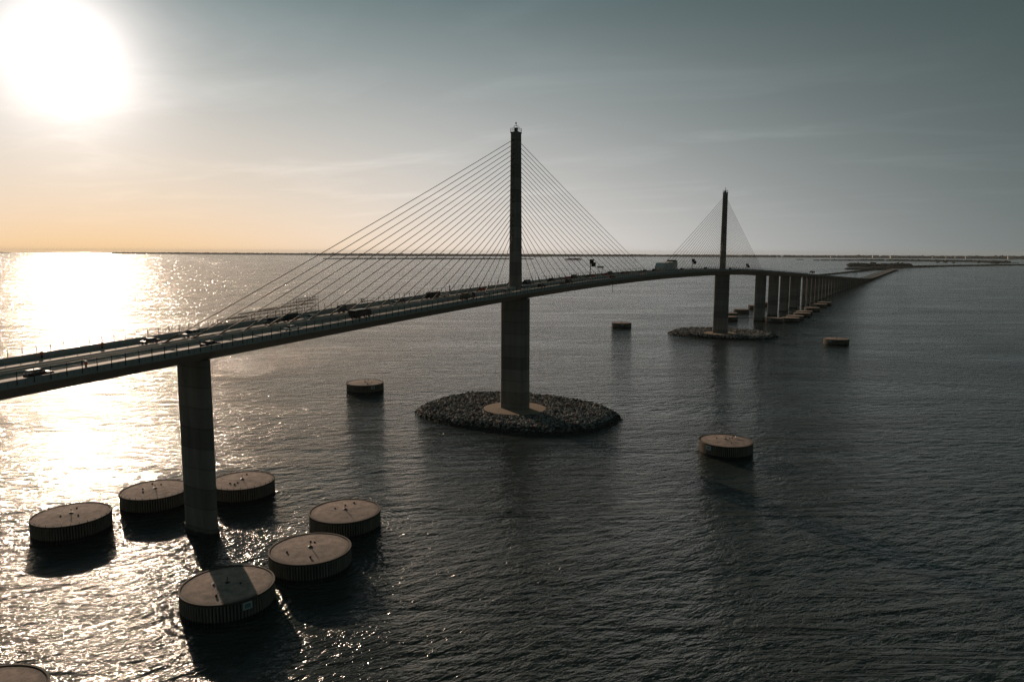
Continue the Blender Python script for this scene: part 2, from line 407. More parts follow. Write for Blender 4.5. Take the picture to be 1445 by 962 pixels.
# --- towers
def tower(X):
    zd = deck_z(X)
    # lower pier under the deck, slab-like with chamfered corners, construction joints
    mb = MB(); rr = []
    for z, w, t in ((2.0, 12.2, 6.9), (20, 12.0, 6.8), (zd-4.2, 11.9, 6.8)):
        rr.append([(X+a, b, z) for a, b in octo(w, t, .7)])
    mb.rings(rr)
    for k in range(1, 9):
        z = 2+(zd-6.2)*k/9
        mb.rings([[(X+a, b, zz) for a, b in octo(12.12-.02*k, 6.96, .72)] for zz in (z, z+.12)])
    pier = mb.build('tower_pier', M['concrete'], bridge)
    # recessed vertical flute: proud pilaster on the long sides
    mb = MB()
    for s in (-1, 1):
        mb.box(X-1.2, X+1.2, s*6.02-.12, s*6.02+.12, 2.2, zd-4.3)
    mb.build('pilaster', M['concrete'], pier)
    # pylon shaft above the deck
    mb = MB(); rr = []
    for z, w, t in ((zd-.5, 4.6, 4.9), (zd+8, 4.45, 4.6), (90, 4.1, 4.2), (124.9, 3.75, 3.7)):
        rr.append([(X+a, b, z) for a, b in octo(w, t, .45)])
    mb.rings(rr)
    mb.rings([[(X+a, b, z) for a, b in octo(4.0, 4.0, .45)] for z in (124.9, 125.5)])
    pyl = mb.build('pylon', M['concrete'], bridge)
    mb = MB(); mb.rings([[(X+a, b, z) for a, b in octo(3.35, 7.5, .3)] for z in (zd, zd+1.25)])
    mb.build('pylon_plinth', M['parapet'], pyl)
    # crown: railing with arched hoops and lamp
    mb = MB()
    for a, b in octo(3.8, 3.8, .4): mb.tube((X+a, b, 125.5), (X+a, b, 127.1), .07, 5)
    for h in (126.3, 127.05):
        pts = octo(3.8, 3.8, .4)
        for (a, b), (c, d_) in zip(pts, pts[1:]+pts[:1]): mb.tube((X+a, b, h), (X+c, d_, h), .05, 5)
    mb.build('crown_railing', M['steel'], pyl)
    mb = MB()
    for s in (0, 1):
        prev = None
        for k in range(9):
            t = math.pi*k/8; a = 1.8*math.cos(t); z = 126.4+2.0*math.sin(t)
            p = (X+a, 0, z) if s else (X, a, z)
            if prev: mb.tube(prev, p, .07, 5)
            prev = p
    mb.tube((X, 0, 125.5), (X, 0, 129.6), .10, 6); mb.tube((X, 0, 128.9), (X, 0, 129.7), .28, 8)
    mb.build('crown_hoop', M['steel'], pyl)
    mb = MB(); mb.box(X-.6, X+.6, -.5, .5, 125.5, 127.3); mb.box(X+1.0, X+1.5, .6, 1.4, 125.5, 126.9); mb.build('beacon_cabinet', M['black'], pyl)
    # cables
    N = 21
    for side in (-1, 1):
        for k in range(N):
            f = k/(N-1)
            xa = X + side*(17.5 + 7.35*k + 9.0*f*f*(1 if side*(1 if X < 100 else -1) < 0 else 1.0))
            if abs(xa-X) > 177: xa = X+side*177
            zt = 81.6 + (122.2-81.6)*f - (0 if side < 0 else .0)
            a = Vector((X+side*1.9, 0, zt)); b = Vector((xa, 0, deck_z(xa)+.75))
            mb = MB()
            mid = a.lerp(b, .5); sag = (b-a).length*.0035
            pts = [a.lerp(b, t/6) + Vector((0, 0, -4*sag*(t/6)*(1-t/6))) for t in range(7)]
            for p, q in zip(pts[:-1], pts[1:]): mb.tube(p, q, .12, 6, caps=False)
            dd = (a-b).normalized()
            mb.tube(b, b+dd*3.0, .21, 8); mb.tube(b+dd*3.0, b+dd*5.0, .17, 8); mb.tube(a, a-dd*1.4, .19, 8)
            c = mb.build('cable', M['cable'], bridge, smooth=False)
            ab = MB(); ab.box(xa-.7, xa+.7, -.45, .45, deck_z(xa)-.3, deck_z(xa)+.9); ab.build('anchor_block', M['parapet'], c)
tower(0.0); tower(366.0)
# --- side and approach piers
def pier(x, w, t, y0=0.0, collar=True):
    top = deck_z(x) - (4.2 if x < 560 else (3.0 if x < 800 else 2.1))
    if x > 1700: top = deck_z(x)-1.5
    mb = MB(); rr = []
    for z in [-3, 4, top*.5, top]:
        k = 1.0 if z > 3 else 1.02
        rr.append([(x+a, y0+b, z) for a, b in sq(w*k, t*k, 28, 2.6)])
    mb.rings(rr)
    if x < 400:
        for k in range(1, 9):
            z = 4+(top-4)*k/9
            mb.rings([[(x+a, y0+b, zz) for a, b in sq(w+.04, t+.04, 28, 2.6)] for zz in (z, z+.10)])
    o = mb.build('pier', M['concrete'], bridge)
    if collar:
        mb = MB(); mb.rings([[(x+a, y0+b, zz) for a, b in sq(w+.5, t+.5, 28, 2.6)] for zz in (-3, 2.2)])
        mb.build('pier_collar', M['concrete'], o)
    return o
for x in (-311, -238, -165, 531, 604, 677, 750): pier(x, 11.7, 3.5, collar=x < 400)
x = 791.0
while x < 3350:
    for s in (-1, 1): pier(x, 4.6, 2.2, deck_y(x)+s*6.5, False)
    x += 41.0 if x < 1900 else 60.0

# ------------------------------------------------------------------ dolphins
def make_dolphin_meshes():
    n = 88; R0 = 9.15; ring = []
    for i in range(n):            # sheet pile corrugation
        for f, r in ((0, R0+.2), (.36, R0+.2), (.46, R0-.22), (.9, R0-.22)):
            a = 2*math.pi*(i+f)/n; ring.append((r*math.cos(a), r*math.sin(a)))
    mb = MB(); mb.rings([[(x, y, z) for x, y in ring] for z in (1.0, 4.55)]); wall = mb.mesh('sheet_pile_wall', M['pile']); wall.materials.append(mat('groove_dark', (.05, .045, .04), .9, .4, 2))
    nn = len(ring); wall.polygons.foreach_set('material_index', [1 if k < nn and k % 4 == 2 else 0 for k in range(len(wall.polygons))])  # inward groove faces take the darker second material, for rib contrast
    mb = MB(); mb.rings([[(x*1.002, y*1.002, z) for x, y in ring] for z in (-2.5, 1.05)]); wet = mb.mesh('wet_band', M['wet'])
    mb = MB(); mb.lathe([(9.0, 4.3), (9.42, 4.3), (9.42, 4.78), (9.05, 4.78), (9.0, 4.62), (8.72, 4.62)], 72); 
    rim = mb.mesh('rim', M['rim'])
    # cap: shallow cone with slight unevenness
    vs = []; fs = []; nr, ns = 9, 48
    for j in range(nr+1):
        r = 8.8*(1-j/nr)
        for i in range(ns):
            a = 2*math.pi*i/ns; x, y = r*math.cos(a), r*math.sin(a)
            vs.append((x, y, 4.66+.42*(1-r/8.8)+.05*mnoise.noise(Vector((x*.5, y*.5, 3)))))
    for j in range(nr):
        for i in range(ns):
            fs.append((j*ns+i, j*ns+(i+1) % ns, (j+1)*ns+(i+1) % ns, (j+1)*ns+i))
    cap = MB(); cap.add(vs, fs); cap = cap.mesh('cap', M['cap'], True)
    mb = MB(); mb.tube((0, 0, 4.9), (0, 0, 6.3), .09, 6); mb.lathe([(.55, 5.0), (.55, 5.2), (.2, 5.3)], 10)
    post = mb.mesh('centre_post', M['darksteel'])
    mb = MB(); mb.lathe([(.22, 4.7), (.22, 5.05), (.32, 5.1), (.1, 5.2)], 8); bollard = mb.mesh('bollard', M['tyre'])
    mb = MB(); mb.box(-.7, .7, -.25, .25, 4.75, 4.96); block = mb.mesh('concrete_block', M['parapet'])
    mb = MB(); mb.box(0, 8.4, -.05, .05, 0, .03); seam = mb.mesh('seam', M['wet'])
    mb = MB(); mb.tube((0, 0, 4.75), (0, 0, 5.25), .07, 4); stub = mb.mesh('rim_peg', M['darksteel'])
    mb = MB(); mb.box(-.95, .95, -.04, .04, -.75, .75); plate = mb.mesh('notice_plate', M['plate'])
    mb = MB(); mb.box(-.62, .62, -.06, .06, -.45, .45); pat = mb.mesh('notice_panel', M['plate_blue'])
    return dict(wall=wall, wet=wet, rim=rim, cap=cap, post=post, bollard=bollard, block=block, seam=seam, stub=stub, plate=plate, pat=pat)
def cap_variants():
    out = []
    for j in range(4):
        m = M['cap'].copy(); m.name = 'cap_concrete'; k = NT(m.node_tree); b = m.node_tree.nodes['Principled BSDF']
        old = b.inputs['Base Color'].links[0].from_socket
        oc = k.new('ShaderNodeTexCoord').outputs['Object']
        off = k.v('ADD', oc, (j*13.7, j*5.1, 0))
        dark = k.ramp(k.noise(off, .35, 5, .65, .8), .50, .70)
        c = k.mixc(k.m('MULTIPLY', dark, .55), old, (.16, .14, .13, 1))
        rad = k.v('LENGTH', k.v('MULTIPLY', oc, (1, 1, 0)))
        drop = k.m('MULTIPLY', k.ramp(k.noise(off, 1.7, 5, .7, .3), .62, .70), k.ramp(rad, 6.0, 1.0))
        c = k.mixc(k.m('MULTIPLY', drop, .8), c, (.75, .73, .70, 1))
        edge = k.ramp(rad, 7.6, 8.8)
        c = k.mixc(k.m('MULTIPLY', edge, .5), c, (.13, .12, .11, 1))
        k.put(b.inputs['Base Color'], c); out.append(m)
    return out
DM = make_dolphin_meshes(); CV = cap_variants(); CAPS = []
for m_ in CV:
    q = DM['cap'].copy(); q.materials[0] = m_; CAPS.append(q)
PLATES = {0: (-50-0, ), 7: (-95,), 8: (195,), 9: (-120,), 10: (195,), 16: (200,)}
for i, (x, y, lab) in enumerate(DOLPH):
    big = i < 11
    root = tag(empty('mooring_dolphin', (x, y, 0), 0), lab, 'dolphin', 'round sheet pile dolphins guarding the bridge piers')
    sc = 1.0 if i not in (7, 8, 9, 10) else 1.04
    root.scale = (sc, sc, 1.0)
    rot = random.uniform(0, 6.28)
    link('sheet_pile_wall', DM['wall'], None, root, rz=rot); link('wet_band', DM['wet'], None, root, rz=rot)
    cp = link('cap', CAPS[i % 4], None, root, rz=rot); link('rim', DM['rim'], None, root)
    if big:
        link('centre_post', DM['post'], None, root)
        link('seam', DM['seam'], None, cp, (.1, 0, 4.86), R(-75)-rot).rotation_euler = (0, R(2.6), R(-78)-rot)
        for k in range(random.choice((3, 4, 4))):
            a = random.uniform(0, 6.28); r = random.uniform(2.5, 6)
            link('bollard', DM['bollard'], None, root, (r*math.cos(a), r*math.sin(a), 0))
        link('concrete_block', DM['block'], None, root, (-1.6, 2.6, 0), random.uniform(0, 3))
        if i in (4, 5, 3):
            for k in range(30):
                a = 2*math.pi*k/30; link('rim_peg', DM['stub'], None, root, (9.2*math.cos(a), 9.2*math.sin(a), 0))
    if i in PLATES:
        # sign plates face the open water; angle measured in the world
        to = math.degrees(math.atan2(CAM.y-y, CAM.x-x))
        off = {0: 22, 7: 24, 8: -37, 9: 6, 10: -28, 16: -25}[i]
        a = R(to+off)
        p = link('notice_plate', DM['plate'], None, root, (9.42*math.cos(a), 9.42*math.sin(a), 3.45), a+math.pi/2)
        link('notice_panel', DM['pat'], None, p, (0, -.03 if False else 0, 0))

# gulls on the dolphin right of the near island
def gull(loc, rz, lab):
    root = tag(empty('seagull', loc, rz), lab, 'bird', 'white birds resting on the round dolphin')
    mb = MB()
    rr = []
    for x, r, z in ((-.42, .02, .34), (-.25, .09, .36), (0, .15, .38), (.18, .13, .42), (.28, .07, .52), (.36, .085, .60), (.44, .05, .60), (.47, .01, .59)):
        rr.append([(x, r*math.cos(2*math.pi*i/8), z+r*math.sin(2*math.pi*i/8)) for i in range(8)])
    mb.rings(rr); mb.build('body', M['feather'], root, smooth=True)
    mb = MB(); mb.tube((.46, 0, .59), (.58, 0, .57), .02, 5, .006); mb.build('beak', M['orange'], root)
    for s in (-1, 1):
        mb = MB(); mb.add([(-.5, s*.03, .40), (-.1, s*.165, .34), (.2, s*.14, .40), (-.05, s*.10, .52)], [(0, 1, 2, 3)]); mb.add([(-.5, s*.02, .42), (-.1, s*.15, .36), (.2, s*.12, .42), (-.05, s*.09, .53)], [(3, 2, 1, 0)])
        mb.build('wing', M['steel'], root)
        mb = MB(); mb.tube((0, s*.06, .28), (.02, s*.06, 0), .014, 4); mb.tube((.02, s*.06, .01), (.12, s*.07, .01), .014, 4); mb.build('leg', M['orange'], root)
    root.scale = (1.5, 1.5, 1.5)
gx, gy = -16.2, -99.3
gull((gx+.3, gy-1.2, 5.02), 1.0, 'white gull sitting by the centre post, nearest to the camera of the group')
gull((gx+4.6, gy-1.4, 4.88), 2.4, 'white gull standing left of its neighbour behind the centre post')
gull((gx+4.2, gy-2.7, 4.85), .4, 'white gull standing rightmost of the group on the round dolphin')

# ------------------------------------------------------------------ rock islands
def ico():
    bm = bmesh.new(); bmesh.ops.create_icosphere(bm, subdivisions=1, radius=1.0)
    v = np.array([p.co[:] for p in bm.verts]); f = np.array([[q.index for q in p.verts] for p in bm.faces]); bm.free(); return v, f
IV, IF = ico()
def blobs(name, P, S, m, parent=None, jit=.28, flat=None, smooth=False, local=None):
    """many small rough lumps in one mesh: P centres, S radii (n,3)"""
    nP = len(P); V = np.repeat(IV[None], nP, 0)*(1+rng.uniform(-jit, jit, (nP, len(IV), 1)))
    V = V*S[:, None, :]
    a = rng.uniform(0, 6.283, nP); b = rng.uniform(-.5, .5, nP)
    ca, sa, cb, sb = np.cos(a)[:, None], np.sin(a)[:, None], np.cos(b)[:, None], np.sin(b)[:, None]
    x, y, z = V[..., 0], V[..., 1], V[..., 2]
    y, z = y*cb-z*sb, y*sb+z*cb
    x, y = x*ca-y*sa, x*sa+y*ca
    V = np.stack([x, y, z], -1)+P[:, None, :]
    F = (IF[None]+np.arange(nP)[:, None, None]*len(IV)).reshape(-1, 3)
    me = bpy.data.meshes.new(name); me.from_pydata(V.reshape(-1, 3).tolist(), [], F.tolist()); me.update()
    return link(name, me, m, parent)
def island(X, lab, seed, cell):
    root = tag(empty('rock_island', (X, 0, 0)), lab, 'island', 'rock islands round the pylon feet')
    a, b, p = 37.5, 48.0, 2.35
    ox, oy = (3.0, 0.8) if X < 100 else (14.0, 2.0)
    def rad(x, y): return (abs((x-ox)/a)**p+abs((y-oy)/b)**p)**(1/p)
    def hgt(x, y):
        k = rad(x, y); return -1.0+3.6*min(1.0, (1.03-k)/.16) if k > .87 else 2.6
    n = 64; rr = []
    for k, z in ((1.05, -2.0), (.98, .3), (.88, 2.0), (.5, 2.3)):
        rr.append([(ox+a*k*abs(math.cos(t))**(2/p)*math.copysign(1, math.cos(t)), oy+b*k*abs(math.sin(t))**(2/p)*math.copysign(1, math.sin(t)), z) for t in [2*math.pi*i/n for i in range(n)]])
    mb = MB(); mb.rings(rr); mb.build('rubble_mound', M['mound'], root)
    mb = MB(); mb.lathe([(14.3, 1.8), (14.3, 2.75), (14.0, 2.85), (.5, 3.0)], 64); mb.build('footing_disc', M['disc'], root)
    P = []; S = []
    for gx_ in np.arange(-a, a+1, cell):
        for gy_ in np.arange(-b, b+1, cell):
            x = gx_+ox+rng.uniform(-.5, .5)*cell; y = gy_+oy+rng.uniform(-.5, .5)*cell
            k = rad(x, y)+.035*mnoise.noise(Vector((x*.15, y*.15, seed)))
            if k > 1.0 or math.hypot(x, y) < 14.6: continue
            r = cell*(.42+.33*rng.random()**2)
            z = hgt(x, y)*1.0-.15+.35*mnoise.noise(Vector((x*.12, y*.12, seed+5)))+rng.uniform(-.2, .3)
            P.append((x, y, z)); S.append((r*rng.uniform(.8, 1.35), r*rng.uniform(.7, 1.2), r*rng.uniform(.55, 1.0)))
    o = blobs('riprap', np.array(P), np.array(S), M['rock'], root)
    # pale and rusty stones
    tag(o, 'grey and brown boulders packed round the footing', kind='stuff')
    me = o.data
    for nm, c in (('pale_rock', (.55, .50, .46)), ('rusty_rock', (.34, .20, .14)), ('dark_rock', (.11, .115, .12))):
        me.materials.append(mat(nm, c, .9, .3, 1.5, wet=1.0))
    idx = np.repeat(rng.choice([0, 1, 2, 3], len(P), p=[.50, .09, .08, .33]), len(IF))
    me.polygons.foreach_set('material_index', idx.astype(np.int32))
island(0.0, 'nearer boulder island round the foot of the near pylon', 1, 1.2)
island(366.0, 'farther boulder island round the foot of the far pylon', 9, 1.6)

# ------------------------------------------------------------------ vehicles
def wheel_mesh(r=.34, w=.22):
    mb = MB(); mb.tube((0, -w/2, 0), (0, w/2, 0), r, 16); return mb.mesh('wheel', M['tyre'])
def rim_mesh(r=.2, w=.24):
    mb = MB(); mb.tube((0, -w/2, 0), (0, w/2, 0), r, 10); return mb.mesh('rim', M['steel'])
WM, RM = wheel_mesh(), rim_mesh(); WMB, RMB = wheel_mesh(.5, .3), rim_mesh(.28, .32)
def loft(prof, w_low, w_top, zsplit, name, m, parent):
    """side outline (x,z) extruded across with tumblehome above zsplit"""
    ztop = max(z for x, z in prof)
    def w(z): return w_low if z <= zsplit else w_low+(w_top-w_low)*(z-zsplit)/max(.01, ztop-zsplit)
    A = [(x, -w(z)/2, z) for x, z in prof]; B = [(x, w(z)/2, z) for x, z in prof]
    mb = MB(); mb.rings([A, B]); return mb.build(name, m, parent)
CARS = {
 'sedan': dict(L=4.7, body=[(-2.35, .35), (-2.38, .75), (-2.2, .98), (-1.55, 1.03), (.95, 1.0), (1.9, .90), (2.3, .72), (2.35, .4), (2.2, .28), (-2.2, .28)],
               cab=[(-1.75, 1.0), (-1.0, 1.42), (.1, 1.46), (.45, 1.40), (1.15, .98)], w=1.82),
 'suv': dict(L=4.9, body=[(-2.45, .42), (-2.48, .95), (-2.40, 1.12), (1.05, 1.12), (2.05, 1.02), (2.4, .88), (2.45, .5), (2.3, .34), (-2.3, .34)],
             cab=[(-2.35, 1.1), (-2.05, 1.72), (-.6, 1.80), (.25, 1.76), (1.15, 1.1)], w=1.95),
 'van': dict(L=5.4, body=[(-2.7, .42), (-2.72, 1.2), (1.6, 1.2), (2.4, 1.05), (2.7, .85), (2.7, .45), (2.5, .34), (-2.6, .34)],
             cab=[(-2.68, 1.18), (-2.6, 2.25), (.9, 2.28), (1.3, 2.1), (1.95, 1.15)], w=2.0),
}
def car(kind, paint, x, y, fwd, lab, zoff=0, detail=True, group=None, cat='car'):
    c = CARS[kind]; z = deck_z(x)+.03
    slope = math.atan((deck_z(x+2)-deck_z(x-2))/4)
    root = tag(empty(kind if kind != 'sedan' else 'sedan_car', (x, y, z)), lab, cat if kind != 'van' else 'van', group)
    root.rotation_euler = (0, -slope, 0) if fwd > 0 else (0, slope, math.pi)
    p = PAINT[paint]
    loft(c['body'], c['w'], c['w'], 9, 'body', p, root)
    g = loft(c['cab'], c['w']-.10, c['w']-.50, c['cab'][0][1], 'cabin_glass', M['glass'], root)
    zt = max(q[1] for q in c['cab']); roofp = [q for q in c['cab'] if q[1] > zt-.12]
    xa, xb = min(q[0] for q in roofp)-.12, max(q[0] for q in roofp)+.05
    mb = MB(); hw = (c['w']-.46)/2
    mb.rings([[(xa, -hw, zt-.10), (xa, hw, zt-.10), (xa+.1, hw*.92, zt+.03), (xa+.1, -hw*.92, zt+.03)], [(xb, -hw, zt-.08), (xb, hw, zt-.08), (xb-.1, hw*.92, zt+.03), (xb-.1, -hw*.92, zt+.03)]])
    for s in (-1, 1):       # pillars
        for xx, t in ((.0, 0), (-1.1, 0)):
            mb.box(xx-.04, xx+.04, s*(hw+.02)-.03, s*(hw+.14)+.03*s, c['cab'][0][1], zt-.05)
    mb.build('roof', p, root)
    for sx in (-1, 1):
        for sy in (-1, 1):
            w = link('wheel', WM, None, root, (sx*c['L']*.30, sy*(c['w']/2-.10), .34)); 
            if detail: link('rim', RM, None, w)
    L2 = c['L']/2
    for s in (-1, 1):
        mb = MB(); mb.box(L2-.10, L2-.0, s*c['w']*.36-.2, s*c['w']*.36+.2, .62, .80); mb.build('headlight', M['glass'], root)
        mb = MB(); mb.box(-L2-.04, -L2+.06, s*c['w']*.38-.16, s*c['w']*.38+.16, .75, .93); mb.build('tail_light', M['tail'] if x > 60 else PAINT['red'], root)
    if detail:
        mb = MB()
        for s in (-1, 1): mb.box(.85, 1.05, s*(c['w']/2+.02)-.09, s*(c['w']/2+.02)+.09, 1.0, 1.14)
        mb.build('door_mirror', p, root)
    return root
def truck(x, y, fwd, L, H, paint, boxmat, lab, kind='box'):
    z = deck_z(x)+.03; root = tag(empty('box_truck' if kind == 'box' else 'flatbed_truck', (x, y, z)), lab, 'truck')
    slope = math.atan((deck_z(x+2)-deck_z(x-2))/4); root.rotation_euler = (0, -slope, 0) if fwd > 0 else (0, slope, math.pi)
    h = L/2; p = PAINT[paint]
    mb = MB(); mb.rings([[(h-2.1, s*1.1, .6), (h-.05, s*1.1, .6), (h, s*1.1, 1.5), (h-.4, s*1.02, 2.5), (h-2.1, s*1.02, 2.6)] for s in (-1, 1)]); mb.build('cab', p, root)
    mb = MB(); mb.rings([[(h-.34, -.95, 2.35), (h-.34, .95, 2.35), (h-.02, 1.0, 1.62), (h-.02, -1.0, 1.62)], [(h-.30, -.95, 2.35), (h-.30, .95, 2.35), (h+.03, 1.0, 1.62), (h+.03, -1.0, 1.62)]]); mb.build('windscreen', M['glass'], root)
    mb = MB(); mb.box(-h, h-2.1, -.45, .45, .55, .85); mb.build('chassis', M['black'], root)
    if kind == 'box':
        mb = MB(); mb.box(-h, h-2.25, -1.22, 1.22, .87, H); mb.box(-h-.05, -h, -1.1, 1.1, 1.0, H-.15)
        bx = mb.build('cargo_box', boxmat, root)
        mb = MB(); mb.box(-h, h-2.25, -1.25, 1.25, H, H+.06); mb.build('roof_panel', M['white'], bx)
    else:
        mb = MB(); mb.box(-h, h-2.25, -1.2, 1.2, .87, 1.1); mb.build('flatbed', M['darksteel'], root)
        mb = MB(); mb.box(-h+.6, h-3.2, -1.0, 1.0, 1.12, 1.9); mb.box(-h+1.2, h-4.0, -.8, .8, 1.9, 2.5); mb.build('load', boxmat, root)
        mb = MB(); mb.box(h-2.6, h-2.35, -1.1, 1.1, 1.1, 2.5); mb.build('headboard', M['white'], root)
    for sx in (-h+1.2, -h+2.3, h-1.2):
        for sy in (-1, 1):
            w = link('wheel', WMB, None, root, (sx, sy*1.02, .5)); link('rim', RMB, None, w)
    return root
# right carriageway (y<0) drives towards the pylons; left carriageway (y>0) drives back
car('suv', 'black', -207.3, -10.6, 1, 'dark sport utility vehicle with sun glinting on its roof, leftmost in the near lanes')
car('sedan', 'black', -167.7, -10.6, 1, 'dark saloon car on the near lanes above the side pier')
car('sedan', 'grey', -171.3, 8.2, -1, 'dark car on the far lanes before the lowest cables')
car('suv', 'silver', -159.2, 8.4, -1, 'car with light bonnet on the far lanes beside the lowest cables')
car('sedan', 'white', -139.6, -8.6, 1, 'white saloon car alone on the near lanes under the scaffold')
car('suv', 'grey', -132.2, 8.0, -1, 'dark car with bright front behind the scaffold cables on the far lanes')
car('van', 'black', -124.5, 8.4, -1, 'dark van following the bright fronted car by the scaffold')
car('sedan', 'white', -119.5, 4.6, -1, 'white roofed car in the inner far lane by the scaffold')
truck(-110.5, -7.6, 1, 8.0, 2.7, 'black', M['black'], 'dark box truck in the near lanes, leftmost truck')
truck(-101.0, 7.0, -1, 7.4, 2.7, 'grey', M['steel'], 'grey box truck on the far lanes level with the leftmost dark truck')
car('sedan', 'silver', -78.0, 5.0, -1, 'low silver car on the far lanes left of the stopped truck')
car('sedan', 'grey', -70.0, 9.0, -1, 'grey car on the far lanes near the middle of the left cable fan')
truck(-50.0, -7.4, 1, 8.0, 3.0, 'black', M['wood'], 'dark flatbed truck with a load in the near lanes left of the near pylon', 'flat')
truck(-52.5, 7.2, -1, 7.0, 2.6, 'black', M['black'], 'black box truck on the far lanes behind the flatbed')
car('sedan', 'silver', -37.5, -8.8, 1, 'silver car just right of the loaded flatbed on the near lanes')
car('sedan', 'white', -42.0, 8.8, -1, 'white car on the far lanes left of the near pylon')
car('suv', 'silver', -22.0, -8.8, 1, 'silver sport utility vehicle in front of the near pylon, left of the van')
car('van', 'white', -6.0, -8.6, 1, 'pale van passing right in front of the near pylon')
car('sedan', 'red', -16.0, 8.0, -1, 'red car half hidden behind the near pylon')
seq = [(12, -7.0, 'black', 'suv'), (28, -10.2, 'grey', 'sedan'), (41, -7.0, 'black', 'van'), (62, -9.0, 'silver', 'sedan'), (95, -7.4, 'black', 'sedan'), (138, -9.5, 'silver', 'sedan'),
       (10, 8.2, 'silver', 'van'), (20, 5.0, 'black', 'suv'), (27, 9.2, 'black', 'van'), (38, 5.4, 'white', 'sedan'), (52, 9.0, 'black', 'suv'), (66, 6.0, 'red', 'suv'), (80, 9.2, 'black', 'van'), (92, 5.6, 'black', 'suv'),
       (105, 9.0, 'red', 'sedan'), (118, 6.0, 'red', 'suv'), (131, 9.2, 'black', 'van'), (146, 6.2, 'black', 'suv'), (160, 9.0, 'red', 'sedan'), (176, 6.0, 'black', 'sedan'), (192, 9.0, 'black', 'suv'), (203, 6.0, 'black', 'van'),
       (275, 9.0, 'black', 'suv'), (300, 6.4, 'silver', 'sedan'), (345, 9.2, 'black', 'van'), (392, 8.6, 'black', 'suv'), (430, 8.8, 'black', 'van'), (545, 8.8, 'black', 'van'), (640, 8.8, 'black', 'suv')]
COLN = dict(black='black', grey='grey', silver='silver', white='white', red='red', blue='dark blue')
KN = dict(suv='tall car', sedan='saloon car', van='van')
def where(x):
    if x < 36: return 'just right of the near pylon'
    if x < 90: return 'left of the dark road sign'
    if x < 150: return 'beside the dark double road sign'
    if x < 210: return 'just before the pale enclosure'
    if x < 360: return 'right of the pale enclosure'
    return 'beyond the far pylon'
from collections import Counter, defaultdict
cnt = defaultdict(list)
for q in seq: cnt[(q[2], q[3], where(q[0]), q[1] > 0)].append(q[0])
ordn = ['nearest', 'second', 'third', 'fourth']
for x, y, p, kd in seq:
    key = (p, kd, where(x), y > 0); lst = sorted(cnt[key])
    pre = '' if len(lst) == 1 else ordn[lst.index(x)]+' '
    car(kd, p, x, y, 1 if y < 0 else -1, f"{pre}{COLN[p]} {KN[kd]} on the {'far' if y > 0 else 'near'} lanes {where(x)}", detail=False)

# ------------------------------------------------------------------ things on the deck
def road_sign(x, y, ztop, lab):
    z = deck_z(x); root = tag(empty('overhead_sign', (x, y, z)), lab, 'road sign', 'dark road signs standing above the parapet')
    h = ztop-z
    mb = MB(); mb.tube((0, .5, 0), (0, .5, h-2.2), .24, 8); mb.tube((-.6, .5, h-3.6), (-.6, .5, h-1.0), .07, 6); mb.build('pole', M['darksteel'], root)
    mb = MB(); mb.box(-.12, .12, -1.6, 1.0, h-2.5, h); a = mb.build('sign_panel', M['black'], root)
    mb = MB(); mb.box(-.28, -.14, -3.0, -.2, h-4.3, h-1.7); mb.build('sign_panel', M['black'], root)
    mb = MB(); mb.tube((-.2, .5, h-2.6), (-.2, -2.6, h-2.6), .09, 6); mb.build('bracket', M['steel'], root)
road_sign(117.0, 15.2, 69.4, 'dark double road sign on a post, right of the near pylon')
road_sign(327.0, 15.2, 68.4, 'dark road sign just left of the far pylon')
road_sign(531.0, 15.2, 62.0, 'small dark road sign right of the far pylon')
def gantry(x, y, lab):
    z = deck_z(x); root = tag(empty('sign_gantry', (x, y, z)), lab, 'sign')
    mb = MB(); mb.tube((0, 0, 0), (0, 0, 4.6), .12, 6); mb.tube((0, -2.6, 0), (0, -2.6, 4.6), .12, 6); mb.build('post', M['steel'], root)
    mb = MB(); mb.box(-.1, .1, -3.6, .9, 4.4, 5.6); mb.build('sign_board', M['sheeting'], root)
    mb = MB(); mb.tube((0, .2, 3.6), (0, -2.8, 3.6), .07, 6); mb.build('crossbar', M['steel'], root)
gantry(127.0, 14.9, 'pale board on two posts right of the dark double road sign')
# pale enclosure
def enclosure():
    xa, xb = 223.0, 252.0; y0, y1 = 4.0, 13.2; z0 = deck_z(237)+.05
    root = tag(empty('works_enclosure', (237, 8.6, z0)), 'tall pale sheeted enclosure with a sloping left end standing on the deck between the pylons', 'enclosure')
    def L(x): return x-237
    a, b = L(xa), L(xb); w = 3.6
    mb = MB(); mb.rings([[(a, s*w, .0), (b, s*w, .0), (b, s*w, 7.1), (a+2, s*w, 6.1), (a-2.5, s*w*.9, 3.0)] for s in (-1, 1)])
    body = mb.build('sheeting', M['sheeting'], root)
    mb = MB()
    x = a
    while x < b: mb.box(x-.08, x+.08, -w-.08, -w-.003, .1, 6.0+max(0, (x-a))*.02); x += 3.1
    mb.build('scaffold_pole', M['steel'], body)
    mb = MB(); mb.box(b-4.0, b-.5, -w+.4, w-.4, 7.0, 8.0); mb.build('roof_unit', M['black'], root)
    mb = MB(); mb.tube((a-2.6, -w*.9, 3.0), (a+2, -w, 6.1), .12, 6); mb.tube((a-2.6, -w*.9, 3.0), (a-.2, -w, .1), .12, 6); mb.build('edge_trim', M['white'], root)
enclosure()
